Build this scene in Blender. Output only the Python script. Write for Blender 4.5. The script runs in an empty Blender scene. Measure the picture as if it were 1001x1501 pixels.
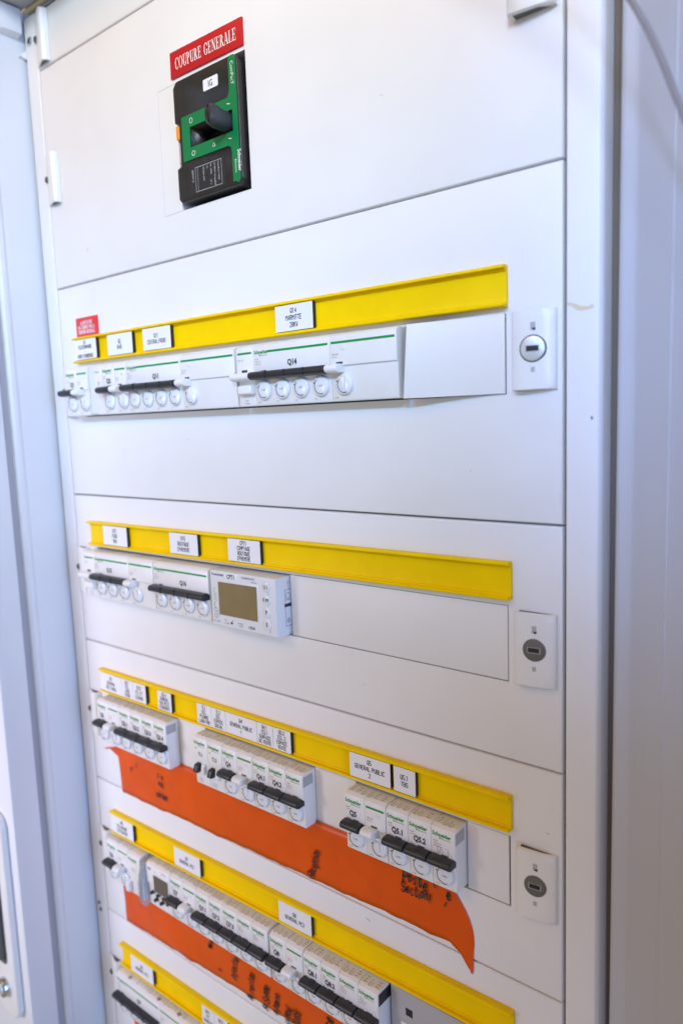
import bpy, bmesh, math, random
from mathutils import Vector, Matrix, Euler
random.seed(7)
S = bpy.context.scene
COL = S.collection

# ------------------------------------------------------------------ camera
cam = bpy.data.cameras.new('camera')
cam_o = bpy.data.objects.new('camera', cam); COL.objects.link(cam_o)
cam_o.location = (0.16921, -0.40228, 0.36499)
cam_o.rotation_euler = Euler((1.44640772, 0.0363083890, 0.686451245), 'XYZ')
cam.sensor_fit = 'VERTICAL'; cam.sensor_height = 36.0; cam.sensor_width = 24.0
cam.lens = 36.0 * 1086.2567 / 1501.0
cam.clip_start = 0.01; cam.clip_end = 50
cam.dof.use_dof = True
cam.dof.focus_distance = 0.515
cam.dof.aperture_fstop = 5.0
S.camera = cam_o

# ------------------------------------------------------------------ world, lamps, exposure
W = bpy.data.worlds.new('World'); S.world = W; W.use_nodes = True
bg = W.node_tree.nodes['Background']
bg.inputs[0].default_value = (1.0, 0.90, 0.62, 1); bg.inputs[1].default_value = 0.30

def area(name, loc, aim, size, power, color, spread=180):
    l = bpy.data.lights.new(name, 'AREA'); l.shape = 'RECTANGLE'
    l.size, l.size_y = size; l.energy = power; l.color = color; l.spread = math.radians(spread)
    o = bpy.data.objects.new(name, l); COL.objects.link(o); o.location = loc
    o.rotation_euler = (Vector(aim) - Vector(loc)).to_track_quat('-Z', 'Y').to_euler()
    return o
area('window_light', (0.5, -1.1, 1.0), (-0.3, 0, 0.72), (0.25, 0.25), 1.18, (0.780, 0.890, 1.000), 44)
for k in range(4):                     # added blue fill in a band across the first row
    fx0 = -0.65 + 0.30 * k
    area('row_blue_fill', (fx0, -1.6, 1.2), (fx0 - 0.1, 0, 0.42), (0.30, 0.10), 0.122, (0.140, 0.450, 1.000), 14)
area('ceiling_light', (-0.6, -1.4, 1.55), (-0.45, 0, 0.6), (0.7, 0.7), 1.4, (1.000, 0.464, 0.214), 70)
area('side_window_light', (1.3, -0.5, 0.2), (-0.6, 0, 0.05), (0.4, 1.2), 4.2, (0.262, 0.464, 1.000), 80)
area('left_low_fill', (-0.9, -1.0, 0.2), (-0.62, 0, 0), (0.5, 0.5), 1.32, (0.727, 0.750, 1.000), 52)  # added fill that brightens the lower left plates
area('right_low_fill', (0.6, -1.2, -0.1), (0.0, 0, 0.0), (0.2, 0.2), 0.055, (0.400, 0.450, 1.000), 22)  # added cool fill, tints the lower right corner
for k in range(3):  # added blue fill, narrow beams aimed at the right door leaf
    area('right_door_fill', (0.5, -1.3, 0.47 + 0.15 * k), (0.10, 0, 0.31 + 0.15 * k), (0.08, 0.15), 0.067, (0.353, 0.471, 1.000), 15)

S.render.engine = 'CYCLES'
S.view_settings.view_transform = 'Standard'; S.view_settings.look = 'None'
S.view_settings.exposure = 0.09; S.view_settings.gamma = 1.0
S.view_settings.use_curve_mapping = False
S.cycles.use_denoising = True
S.cycles.denoising_prefilter = 'ACCURATE'
S.cycles.use_adaptive_sampling = False
S.cycles.max_bounces = 8

# ------------------------------------------------------------------ materials
MATS = {}
def mat(name, col, rough=0.45, metal=0.0, bump=0.0, bscale=900.0, var=0.0, vscale=30.0, coat=0.0, trans=0.0, rvar=0.0, alpha=None, sss=0.0, spec=.5):
    m = bpy.data.materials.new(name); m.use_nodes = True
    nt = m.node_tree; b = nt.nodes['Principled BSDF']
    b.inputs['Base Color'].default_value = (*col, 1); b.inputs['Roughness'].default_value = rough
    b.inputs['Metallic'].default_value = metal; b.inputs['Coat Weight'].default_value = coat
    b.inputs['Transmission Weight'].default_value = trans
    if sss:
        b.inputs['Subsurface Weight'].default_value = sss; b.inputs['Subsurface Radius'].default_value = (.002, .002, .002)
    tc = nt.nodes.new('ShaderNodeTexCoord')
    if var or rvar:
        n = nt.nodes.new('ShaderNodeTexNoise'); n.inputs['Scale'].default_value = vscale
        n.inputs['Detail'].default_value = 2; n.inputs['Roughness'].default_value = 0.6
        nt.links.new(tc.outputs['Object'], n.inputs['Vector'])
        if var:
            r = nt.nodes.new('ShaderNodeMapRange'); r.inputs[1].default_value = .3; r.inputs[2].default_value = .7
            r.inputs[3].default_value = 1 - var; r.inputs[4].default_value = 1 + var * .3
            mx = nt.nodes.new('ShaderNodeMix'); mx.data_type = 'RGBA'; mx.blend_type = 'MULTIPLY'
            mx.inputs[0].default_value = 1; mx.inputs[6].default_value = (*col, 1)
            nt.links.new(n.outputs['Fac'], r.inputs[0]); nt.links.new(r.outputs[0], mx.inputs[7])
            nt.links.new(mx.outputs[2], b.inputs['Base Color'])
        if rvar:
            r2 = nt.nodes.new('ShaderNodeMapRange'); r2.inputs[1].default_value = .3; r2.inputs[2].default_value = .7
            r2.inputs[3].default_value = rough - rvar; r2.inputs[4].default_value = rough + rvar
            nt.links.new(n.outputs['Fac'], r2.inputs[0]); nt.links.new(r2.outputs[0], b.inputs['Roughness'])
    if bump:
        n2 = nt.nodes.new('ShaderNodeTexNoise'); n2.inputs['Scale'].default_value = bscale; n2.inputs['Detail'].default_value = 3
        bp = nt.nodes.new('ShaderNodeBump'); bp.inputs['Strength'].default_value = bump; bp.inputs['Distance'].default_value = 0.0004
        nt.links.new(tc.outputs['Object'], n2.inputs['Vector']); nt.links.new(n2.outputs['Fac'], bp.inputs['Height'])
        nt.links.new(bp.outputs[0], b.inputs['Normal'])
    b.inputs['Specular IOR Level'].default_value = spec
    MATS[name] = m
    return m
mat('paint', (.79, .79, .785), .42, var=.03, vscale=14, rvar=.05)
mat('paint_side', (.74, .75, .77), .40, bump=.08, bscale=500, var=.03, vscale=10)
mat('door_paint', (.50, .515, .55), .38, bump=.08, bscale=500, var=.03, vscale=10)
mat('plastic', (.80, .80, .785), .33, bump=.05, bscale=1600, var=.03, vscale=60)
mat('plastic_cool', (.72, .75, .80), .28, bump=.04, bscale=1600)
mat('drum', (.83, .855, .885), .14, coat=.4, trans=.10)
mat('clear', (.86, .91, .97), .08, trans=.75)
mat('black', (.022, .022, .025), .38, bump=.12, bscale=1500, var=.2, vscale=300)
mat('black_case', (.018, .016, .015), .36, bump=.25, bscale=1800, var=.3, vscale=250)
mat('handle_grey', (.030, .032, .038), .5, bump=.2, bscale=1500)
mat('ink', (.035, .035, .045), .6)
mat('ink_soft', (.20, .20, .22), .6)
mat('ink_brown', (.30, .25, .20), .6)
mat('marker', (.012, .010, .012), .45)
mat('green', (.004, .30, .055), .45)
mat('green_plate', (.0, .19, .055), .35, bump=.05)
mat('white_ink', (.82, .82, .80), .5)
mat('yellow', (.92, .625, .0), .42, bump=.04, bscale=400, var=.05, vscale=40, spec=.08)
mat('orange', (.72, .088, .0), .34, bump=.5, bscale=70, var=.10, vscale=30, spec=.3)
mat('red', (.50, .001, .007), .5)
mat('red_bright', (.74, .030, .030), .45)
mat('orange_tab', (.85, .30, .01), .5)
mat('label_white', (.80, .81, .83), .4)
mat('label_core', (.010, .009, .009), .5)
mat('lcd', (.245, .185, .085), .08, coat=.5, var=.06, vscale=60)
mat('lcd_glare', (.34, .255, .125), .15)
mat('lcd_dark', (.12, .095, .08), .1, coat=.5)
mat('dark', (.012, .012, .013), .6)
mat('cavity', (.10, .10, .10), .7)
mat('steel', (.62, .64, .66), .25, metal=1.0)
mat('zinc_light', (.70, .76, .78), .35, metal=.55)
mat('zinc_dark', (.15, .145, .13), .5, metal=.3)
mat('grey_plate', (.42, .42, .44), .45, bump=.1, bscale=900)
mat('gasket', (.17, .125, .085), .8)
mat('seal_grey', (.42, .40, .43), .7)
mat('cream', (.60, .54, .45), .6)
mat('ceiling_grey', (.50, .48, .46), .6, var=.05)
mat('cable', (.24, .21, .195), .55)
mat('smear', (.68, .60, .42), .6)
mat('paper_yellow', (.75, .66, .30), .6)

# ------------------------------------------------------------------ mesh builder (millimetres: x right, d out of the panel, z up)
class MB:
    def __init__(s): s.v = []; s.f = []
    def add(s, vs, fs):
        o = len(s.v); s.v += vs; s.f += [[i + o for i in f] for f in fs]; return s
    def prism_x(s, prof, x0, x1):
        n = len(prof)
        vs = [(x0, d, z) for d, z in prof] + [(x1, d, z) for d, z in prof]
        fs = [[i, (i + 1) % n, n + (i + 1) % n, n + i] for i in range(n)] + [list(range(n))[::-1], list(range(n, 2 * n))]
        return s.add(vs, fs)
    def prism_z(s, prof, z0, z1):
        n = len(prof)
        vs = [(x, d, z0) for x, d in prof] + [(x, d, z1) for x, d in prof]
        fs = [[i, (i + 1) % n, n + (i + 1) % n, n + i] for i in range(n)] + [list(range(n))[::-1], list(range(n, 2 * n))]
        return s.add(vs, fs)
    def prism_d(s, prof, d0, d1):
        n = len(prof)
        vs = [(x, d0, z) for x, z in prof] + [(x, d1, z) for x, z in prof]
        fs = [[i, (i + 1) % n, n + (i + 1) % n, n + i] for i in range(n)] + [list(range(n))[::-1], list(range(n, 2 * n))]
        return s.add(vs, fs)
    def box(s, x0, x1, d0, d1, z0, z1):
        return s.prism_d([(x0, z0), (x1, z0), (x1, z1), (x0, z1)], d0, d1)
    def disc(s, cx, cz, r, d0, d1, n=24, dome=0.0, rim=0.8, rz=None):
        rz = rz or r
        rings = [(1, d0), (1, d1 - rim), (1 - rim * .45 / r, d1 - rim * .3), (1 - rim * 1.2 / r, d1)]
        if dome: rings += [(.5, d1 + dome * .75)]
        vs = []; fs = []
        for k, d in rings:
            vs += [(cx + r * k * math.cos(2 * math.pi * i / n), d, cz + rz * k * math.sin(2 * math.pi * i / n)) for i in range(n)]
        for a in range(len(rings) - 1):
            fs += [[a * n + i, a * n + (i + 1) % n, (a + 1) * n + (i + 1) % n, (a + 1) * n + i] for i in range(n)]
        vs.append((cx, d1 + dome, cz)); c = len(vs) - 1; b = (len(rings) - 1) * n
        fs += [[b + i, b + (i + 1) % n, c] for i in range(n)]
        fs.append(list(range(n))[::-1])
        return s.add(vs, fs)
    def poly(s, pts, d):
        return s.add([(x, d, z) for x, z in pts], [list(range(len(pts)))])
    def rect(s, x0, x1, z0, z1, d): return s.poly([(x0, z0), (x1, z0), (x1, z1), (x0, z1)], d)
    def ribbon(s, pts, w, d):
        pts = [p for i, p in enumerate(pts) if i == 0 or (abs(p[0] - pts[i - 1][0]) + abs(p[1] - pts[i - 1][1])) > 1e-6]
        if len(pts) < 2: return s
        L = []; R = []; n = len(pts); h = w / 2
        for i, (x, z) in enumerate(pts):
            a = pts[max(i - 1, 0)]; b = pts[min(i + 1, n - 1)]
            def dr(p, q):
                dx, dz = q[0] - p[0], q[1] - p[1]; l = math.hypot(dx, dz) or 1; return dx / l, dz / l
            t0 = dr(a, (x, z)) if i else dr((x, z), b); t1 = dr((x, z), b) if i < n - 1 else t0
            nx, nz = -(t0[1] + t1[1]), t0[0] + t1[0]; l = math.hypot(nx, nz)
            if l < .5: nx, nz, l = -t0[1], t0[0], 1
            nx /= l; nz /= l
            k = min(1 / max(.45, abs(nx * -t0[1] + nz * t0[0])), 1.9)
            ex = (t0[0] * -h * .6, t0[1] * -h * .6) if i == 0 else ((t1[0] * h * .6, t1[1] * h * .6) if i == n - 1 else (0, 0))
            L.append((x + nx * h * k + ex[0], d, z + nz * h * k + ex[1])); R.append((x - nx * h * k + ex[0], d, z - nz * h * k + ex[1]))
        return s.add(L + R, [[i, i + 1, n + i + 1, n + i] for i in range(n - 1)])
    def arc(s, cx, cz, r, a0, a1, w, d, n=12):
        return s.ribbon([(cx + r * math.cos(math.radians(a0 + (a1 - a0) * i / n)), cz + r * math.sin(math.radians(a0 + (a1 - a0) * i / n))) for i in range(n + 1)], w, d)
    def text(s, t, x, z, d, h, align='l', xs=1.0, bold=0.0, rot=0.0):
        vs, fs, wd = text2d(t, bold)
        sh = {'l': 0, 'c': -wd / 2, 'r': -wd}[align]
        c, sn = math.cos(math.radians(rot)), math.sin(math.radians(rot))
        out = []
        for a, b in vs:
            a = (a + sh) * h * xs; b = b * h
            out.append((x + a * c - b * sn, d, z + a * sn + b * c))
        return s.add(out, fs)
    def stroke(s, t, x, z, d, h, align='c', xs=.62, w=.28, rot=0, slant=0.0, jit=0.0, track=5.6):
        adv = lambda ch: 2.2 if ch in "i.l!'" else (3.0 if ch in ' I' else track)
        tot = sum(adv(c) for c in t) - 1.2
        u = h / 6.0; cx = {'c': -tot / 2, 'l': 0, 'r': -tot}[align]
        c_, s_ = math.cos(math.radians(rot)), math.sin(math.radians(rot))
        k = 0
        for ch in t:
            jz = random.uniform(-jit, jit) * 6; js = 1 + random.uniform(-jit, jit)
            for st in GL.get(ch, ()):
                p = []
                for q in st:
                    a = (cx + q[0] * js + slant * q[1]) * u * xs / .62 * .62; b = (q[1] * js + jz) * u
                    p.append((x + a * c_ - b * s_, z + a * s_ + b * c_))
                s.ribbon(p, w * random.uniform(1 - jit, 1 + jit * 1.5) if jit else w, d + k * .004); k += 1
            cx += adv(ch)
        return s
    def top(s, x0, x1, d0, d1, z):
        return s.add([(x0, d0, z), (x1, d0, z), (x1, d1, z), (x0, d1, z)], [[0, 1, 2, 3]])
    def xform(s, fn):
        s.v = [fn(*p) for p in s.v]; return s
    def build(s, name, m, parent=None, bevel=0.0, seg=2, smooth=35, label=None, kind=None):
        org = ORG.get(parent, (0, 0, 0)) if parent else (0, 0, 0)
        me = bpy.data.meshes.new(name)
        bm = bmesh.new()
        vv = [bm.verts.new(((x - org[0]) / 1000, -(d - org[1]) / 1000, (z - org[2]) / 1000)) for x, d, z in s.v]
        for f in s.f:
            try: bm.faces.new([vv[i] for i in f])
            except ValueError: pass
        if bevel:
            bmesh.ops.recalc_face_normals(bm, faces=bm.faces)
            es = [e for e in bm.edges if len(e.link_faces) == 2 and e.calc_face_angle(0) > math.radians(28)]
            bmesh.ops.bevel(bm, geom=es, offset=bevel / 1000, segments=seg, profile=.6, affect='EDGES', clamp_overlap=True)
        closed = any(len(e.link_faces) == 2 for e in bm.edges)
        if closed: bmesh.ops.recalc_face_normals(bm, faces=bm.faces)
        bm.to_mesh(me); bm.free()
        if smooth:
            me.polygons.foreach_set('use_smooth', [True] * len(me.polygons))
            me.set_sharp_from_angle(angle=math.radians(smooth))
        me.materials.append(MATS[m])
        o = bpy.data.objects.new(name, me); COL.objects.link(o)
        if parent: o.parent = parent; ORG[o] = org
        if label: o['label'] = label
        if kind: o['kind'] = kind
        return o
ORG = {}
def thing(name, label, cat, org, group=None):
    o = bpy.data.objects.new(name, None); COL.objects.link(o)
    o.empty_display_size = .01
    o.location = (org[0] / 1000, -org[1] / 1000, org[2] / 1000); ORG[o] = org
    o['label'] = label; o['category'] = cat
    if group: o['group'] = group
    return o
def tag(o, label, cat, group=None):
    o['label'] = label; o['category'] = cat
    if group: o['group'] = group
    return o

# printed lettering: outlines of the built-in sans face, unit = cap height
_tc = {}
def text2d(t, bold=0.0):
    k = (t, bold)
    if k in _tc: return _tc[k]
    c = bpy.data.curves.new('t', 'FONT'); c.body = t; c.resolution_u = 2; c.offset = bold; c.size = 1
    o = bpy.data.objects.new('t', c); COL.objects.link(o)
    bpy.context.view_layer.update()
    dg = bpy.context.evaluated_depsgraph_get()
    me = o.evaluated_get(dg).to_mesh()
    CAP = 0.73
    vs = [(v.co.x / CAP, v.co.y / CAP) for v in me.vertices]; fs = [list(p.vertices) for p in me.polygons]
    o.evaluated_get(dg).to_mesh_clear()
    bpy.data.objects.remove(o); bpy.data.curves.remove(c)
    x0 = min([v[0] for v in vs] or [0]); x1 = max([v[0] for v in vs] or [0])
    vs = [(a - x0, b) for a, b in vs]
    _tc[k] = (vs, fs, x1 - x0)
    return _tc[k]

# single-stroke lettering (engraver's face and marker handwriting), 4 x 6 grid
_g = {
 'A': '002640|1232'.replace('1232', '0.8,2 3.2,2'), 'B': '00063645433303|33423110'.replace('33423110', '33424130 00'),
 'C': '454636160501 10 30 41', 'D': '0006264440 2000'.replace('264440 2000', '26 44 42 20 00'), 'E': '46060040|0333', 'F': '460600|0333',
 'G': '45361605011030414323', 'H': '0006|4046|0343', 'I': '1016', 'J': '3631201001'.replace('3631201001', '46 41 30 10 01'), 'K': '0006|4603|1440'.replace('1440', '1.2,3.6 40'),
 'L': '060040', 'M': '0006234640', 'N': '00064046', 'O': '10010516364541301 0'.replace('301 0', '30 10'), 'P': '00063645443303'.replace('443303', '44 33 03'),
 'Q': '1001051636454130 10|2240', 'R': '0006364544 33 03|2340', 'S': '4536160504133342413010 01', 'T': '2026|0646', 'U': '06011030 4146',
 'V': '062046', 'W': '0610233046', 'X': '0046|0640', 'Y': '062346|2320', 'Z': '06460040',
 '0': '1001051636454130 10', '1': '052620', '2': '05163645440040', '3': '05163645443323|3342413010 01', '4': '30360242',
 '5': '46060413334241301 0 01'.replace('301 0', '30 10'), '6': '4536160501103041423303'.replace('3303', '33 13 02'), '7': '064610', '8': '1304051636454433130201103041 42 33',
 '9': '011030414536160504133 344'.replace('133 344', '13 33 44'), '-': '0.6,3 3.4,3', '.': '0.4,0.1 0.9,0.5', "'": '0.8,6 0.6,4.6', '!': '1,6 0.8,2|0.7,0.3 0.8,0',
 'a': '3.4,3.6 2,4 0.5,3 0.4,1 1.6,0.1 3,1 3.5,3.8 3.4,1 4.2,0', 'c': '3.4,3.4 2.2,4 0.7,3 0.5,1.2 1.6,0.1 3.6,0.7', 'e': '0.6,1.9 3.2,2.3 2.9,3.7 1.6,4 0.5,2.4 0.9,0.5 2.2,0 3.8,0.9',
 'f': '3.6,5.6 2.4,6 1.7,4.4 1.5,-1.6|0.3,3.4 3.2,3.6', 'g': '3.3,3.6 1.8,4 0.6,2.6 1.4,1 3,2 3.4,3.8 3.2,-1 1.8,-2 0.5,-1.2', 'i': '0.9,3.8 0.7,0.6 1.4,0|1,5.2 1.1,5.6', 'l': '0.6,0.8 1.6,4 1.3,6 0.6,4.4 0.7,0.6 1.4,0',
 'm': '0.2,0 0.5,3.8|0.5,2.6 1.4,3.9 1.9,3 1.9,0|1.9,2.6 2.9,3.9 3.5,3 3.6,0.4 4.2,0.1', 'n': '0.3,0 0.5,3.8|0.5,2.4 1.9,3.9 3,3.2 3,0.5 3.9,0.1', 'o': '2,4 0.6,3 0.6,1 1.8,0 3.3,1 3.3,3 2,4 3.2,3.6',
 'p': '0.3,-2.4 0.7,3.9|0.7,2.6 2.1,4 3.4,2.8 2.8,0.6 0.7,0.5', 'r': '0.4,0 0.6,3.8|0.6,2.2 1.8,3.8 3.3,3.6', 's': '3.2,3.5 1.8,4 0.8,3 2.8,1.4 2.2,0.1 0.4,0.5', 't': '1.7,6 1.4,0.9 2.2,0 3.4,0.6|0.2,4 3.2,4.1',
 'u': '0.4,3.9 0.4,1 1.4,0 2.8,0.9 3.1,3.9 3.1,0.6 4,0', 'v': '0.3,3.9 1.7,0 3.4,4', 'w': '0.2,3.9 1,0 1.9,3 2.8,0 3.8,4', '~': '0.2,2.6 1.2,3.6 2,1.2 3,3.4 3.8,1.6 0.4,2.2 3.6,3.0 0.8,0.9 3.4,1.2', '>': '0.4,4.4 3.2,2.4 0.6,0.6|-0.6,2.4 3,2.4',
}
GL = {}
for ch, d in _g.items():
    out = []
    for st in d.split('|'):
        p = []
        for tok in st.split():
            if ',' in tok: a, b = tok.split(','); p.append((float(a), float(b)))
            else: p += [(float(tok[i]), float(tok[i + 1])) for i in range(0, len(tok) - 1, 2)]
        out.append(p)
    GL[ch] = out

# ================================================================== CABINET SHELL
PW = 511.5                                   # width of the front plates
cab = thing('electrical_cabinet', 'white metal cabinet frame surrounding the stacked front plates', 'cabinet', (-255, 0, -700))
MB().prism_z([(-532.5, -60), (-532.5, -.6), (-531.3, .3), (-514, .3), (-512.9, -.6), (-512.9, -60)], -700, 751).build('upright', 'paint', cab)
rup = MB().prism_z([(1.3, -60), (1.3, -.8), (2.4, .4), (17.5, .4), (19.5, -.1), (20.8, -1.6), (21.2, -4), (21.2, -60)], -700, 1000).build('upright', 'paint', cab)
MB().poly([(2, 422.8), (5, 421.6), (8, 419), (11, 418.6), (17, 419.2), (16.8, 421.6), (14, 420.6), (10, 421.2), (6.5, 423), (3, 424)], .55).build('scratch_mark', 'smear', rup)
MB().poly([(15.5, 361.5), (16.8, 362), (17, 360.2), (16, 359.6)], .55).build('scratch_mark', 'ink_soft', rup)
# left inner side wall and its seal channel
MB().prism_z([(-536, -60), (-536, 35), (-533.4, 38.5), (-533.2, 42.5), (-535.6, 45), (-560, 45), (-560, -60)], -700, 760).build('side_wall', 'paint_side', cab, bevel=.6)
MB().box(-556, -540, 45.2, 52.6, -700, 760).build('door_seal', 'seal_grey', cab)
MB().box(-700, 300, -110, -100, -700, 1000).build('back_panel', 'cavity', cab)
MB().box(-.9, 1.9, -30, -4, -700, 760).build('seam_shade_strip', 'label_core', cab)  # black strip standing in for the shade inside the right plate gap
MB().box(-640, -30, 2, 62, 759, 762).build('top_panel', 'ceiling_grey', cab)
MB().box(-560, -30, -60, -2, 752, 761).build('top_rail', 'steel', cab, bevel=.8)
MB().prism_d([(-536.4, 733), (-526, 735), (-526, 757), (-536.4, 757)], 6, 26).build('corner_bracket', 'paint_side', cab, bevel=.8)
MB().prism_x([(.4, 716), (6.5, 717.6), (.6, 724)], -536.2, -531).build('corner_bracket', 'paint', cab, bevel=.3)
def screw(x, z, d, r, parent, m='steel'):
    o = MB().disc(x, z, r, d - .6, d + .9, 20, dome=.3, rim=.4).build('screw', m, parent)
    b = MB()
    for a in (35, 125):
        c, s = math.cos(math.radians(a)) * r * .62, math.sin(math.radians(a)) * r * .62
        b.ribbon([(x - c, z - s), (x + c, z + s)], r * .28, d + 1.22 + a * .0002)
    b.build('screw_slot', 'dark', o)
    return o
screw(-523.5, 729.5, .3, 4.2, cab)
screw(-526.6, -149.4, .3, 2.0, cab, 'zinc_dark')
screw(-524.6, -156.4, .3, 2.2, cab, 'zinc_dark')

# ================================================================== FRONT PLATES
def plate_mesh(x0, x1, z0, z1, hole=None, R=1.3):
    b = MB()
    n = 3
    def ring(off, d): return [(x0 + off, d, z0 + off), (x1 - off, d, z0 + off), (x1 - off, d, z1 - off), (x0 + off, d, z1 - off)]
    rings = [ring(0, -24)] + [ring(R - R * math.cos(math.pi / 2 * i / n * 1.0) if 0 else R * (1 - math.cos(math.radians(90 * i / n))), -R + R * math.sin(math.radians(90 * i / n))) for i in range(n + 1)]
    vs = []; fs = []
    for r in rings: vs += r
    for a in range(len(rings) - 1):
        fs += [[a * 4 + i, a * 4 + (i + 1) % 4, a * 4 + 4 + (i + 1) % 4, a * 4 + 4 + i] for i in range(4)]
    o = (len(rings) - 1) * 4
    if hole:
        h0, h1, k0, k1 = hole
        vs += [(h0, 0, k0), (h1, 0, k0), (h1, 0, k1), (h0, 0, k1)] + [(h0, -14, k0), (h1, -14, k0), (h1, -14, k1), (h0, -14, k1)]
        h = o + 4
        fs += [[o + i, o + (i + 1) % 4, h + (i + 1) % 4, h + i] for i in range(4)]
        fs += [[h + i, h + (i + 1) % 4, h + 4 + (i + 1) % 4, h + 4 + i] for i in range(4)]
    else: fs.append([o, o + 1, o + 2, o + 3])
    return b.add(vs, fs)

def hinge_cover(pl, c, h=22.5):
    hc = MB().prism_z([(-512.6, .45), (-505, 3.6), (-495, 7.0), (-492.6, 6.8), (-490.6, 4.5), (-490, .2), (-498, .2), (-506, .25)], c - h, c + h).build('hinge_cover', 'plastic', pl, bevel=.5)
    MB().prism_z([(-508, 1.0), (-496.5, 5.2), (-493.2, 4.6), (-492, 1.0)], c - h - .12, c - h + .4).build('cover_hollow', 'cavity', hc)
    MB().prism_z([(-508, 1.0), (-496.5, 5.2), (-493.2, 4.6), (-492, 1.0)], c + h - .4, c + h + .12).build('cover_hollow', 'cavity', hc)
    screw(-510.2, c + 1.5, 2.0, 3.0, hc, 'zinc_dark')
def latch(pl, c, mt, dl=6.5):
    pts = []
    n = 8
    b = MB(); rows = []
    # thin curved shield: thick rounded left edge, thin right edge
    prof = [(-28.4, .2), (-28.2, dl - .8), (-27.2, dl), (-20, dl - .6), (-11, dl - 1.7), (-4.2, dl - 3.6), (-3.4, dl - 4.6), (-3.4, .2)]
    z0, z1 = c - 22.5, c + 22.5
    ks = [(z0, -1.2), (z0 + .6, -.2), (z0 + 5, 0), (z1 - 5, 0), (z1 - .6, -.2), (z1, -1.2)]
    m = len(prof); vs = []; fs = []
    for z, dd in ks: vs += [(x, d + (dd if d > .3 else 0), z - (1.2 if False else 0)) for x, d in prof]
    for a in range(len(ks) - 1):
        fs += [[a * m + i, a * m + (i + 1) % m, (a + 1) * m + (i + 1) % m, (a + 1) * m + i] for i in range(m)]
    fs += [list(range(m))[::-1], list(range((len(ks) - 1) * m, len(ks) * m))]
    lc = b.add(vs, fs).build('latch_cover', 'plastic', pl, smooth=50)
    for zz in (z0 - .12, z1 - .3):
        MB().prism_z([(-26.5, 1.0), (-26, dl - 2.6), (-12, dl - 3.8), (-6, 1.2)], zz, zz + .42).build('cover_hollow', 'cavity', lc)
    f = lambda x: dl - .6 - (x + 20) * .125          # front surface of the shield
    cx, cz = -15.6, c + .6
    def on(b_): return b_.xform(lambda x, d, z: (x, d + f(x) - 5.3, z))
    rb = 7.7 if mt == 'zinc_light' else 6.9
    ring = on(MB().disc(cx, cz, rb, 4.2, 5.75, 32, rim=.3)).build('barrel_ring', 'zinc_dark', lc)
    ba = on(MB().disc(cx, cz, rb - .7, 4.2, 6.1, 32, rim=.5)).build('lock_barrel', mt, lc)
    on(MB().box(cx - 3.9, cx + 3.9, 5.9, 6.16, cz - 1.8, cz + 1.8)).build('key_rim', 'grey_plate', lc, bevel=.1)
    on(MB().box(cx - 3.4, cx + 3.4, 5.9, 6.24, cz - 1.35, cz + 1.5)).build('key_slot', 'dark', lc)
    on(MB().box(cx - 1.4, cx + 1.4, 4.6, 5.45, c + 10.8, c + 15.2)).build('pointer_recess', 'grey_plate', lc)
    on(MB().box(cx - .2, cx + 1.5, 4.6, 5.56, c + 10.7, c + 12)).build('pointer_mark', 'dark', lc)
    on(MB().box(cx - 1.2, cx + 1.0, 4.6, 5.45, c - 12.4, c - 9.6)).build('pointer_recess', 'grey_plate', lc)

OP = (-477.2, -34.6)                          # modular openings
G = .65
PL = {}
def front_plate(key, z0, z1, hole, label, lat=None, dl=6.5, hinge=True):
    p = thing('front_plate', label, 'panel', (-255, 0, z0), 'front plates of the cabinet')
    pan = plate_mesh(-PW, -.6, z0 + G, z1 - G, hole).build('panel', 'paint', p)
    c = (z0 + z1) / 2
    if hinge: hinge_cover(p, c)
    if lat: latch(p, c, lat, dl)
    PL[key] = (p, pan)
front_plate('t', 700, 750, None, 'narrow blank white strip plate above the main switch plate')
front_plate('sw', 500, 700, (-316.4, -237.6, 535.2, 631), 'white front plate with the cut-out for the black main switch', 'zinc_dark', 9.0)
front_plate('r1', 300, 500, (*OP, 376.2, 422.4), 'tall white front plate holding breakers Q1 to Q14', 'zinc_light')
front_plate('r2', 150, 300, (*OP, 200.6, 249.2), 'white front plate holding breakers Q15, Q16 and the meter', 'zinc_dark')
front_plate('r3', 0, 150, (*OP, 50.8, 99.4), 'white front plate with the row of breakers Q3, Q4 and Q5', 'zinc_dark')
front_plate('r4', -150, 0, (*OP, -99.2, -50.6), 'white front plate with the long row of breakers Q6, Q7 and Q8', 'zinc_dark')
front_plate('r5', -300, -150, (*OP, -249.2, -200.6), 'lowest white front plate, cut off by the bottom edge of the photo', 'zinc_dark')
# the uncut half of the switch knock-out: a scored outline
sp = PL['sw'][1]
k = MB()
k.ribbon([(-316.8, 631.0), (-338.6, 630.8)], .28, .05); k.ribbon([(-338.8, 630.6), (-339, 535)], .14, .055); k.ribbon([(-338.6, 534.9), (-316.8, 535.2)], .3, .06)
k.build('knockout_score', 'ink_brown', sp)
# scuffs and specks on the plates
for key, pts in {'r4': [(-154, -8), (-150, -9.2)], 'r3': [(-10, 110), (-9.3, 109.4)], 'sw': [(-455, 527), (-453.5, 530)]}.items():
    MB().ribbon(pts, .45, .05).build('scuff', 'ink_soft', PL[key][1])

for key, (xa, za), (xb, zb) in (('r1', (-330, 352), (-327, 352.8)), ('r1', (-60, 330), (-58.6, 331.2)), ('r2', (-150, 176), (-146.5, 175.4)), ('r3', (-250, 139), (-248.8, 138.6)), ('sw', (-120, 566), (-117.5, 565.2)), ('t', (-300, 722), (-297, 722.5))):
    MB().ribbon([(xa, za), ((xa + xb) / 2, (za + zb) / 2 + .3), (xb, zb)], .25, .05).build('scuff', 'grey_plate', PL[key][1])

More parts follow.
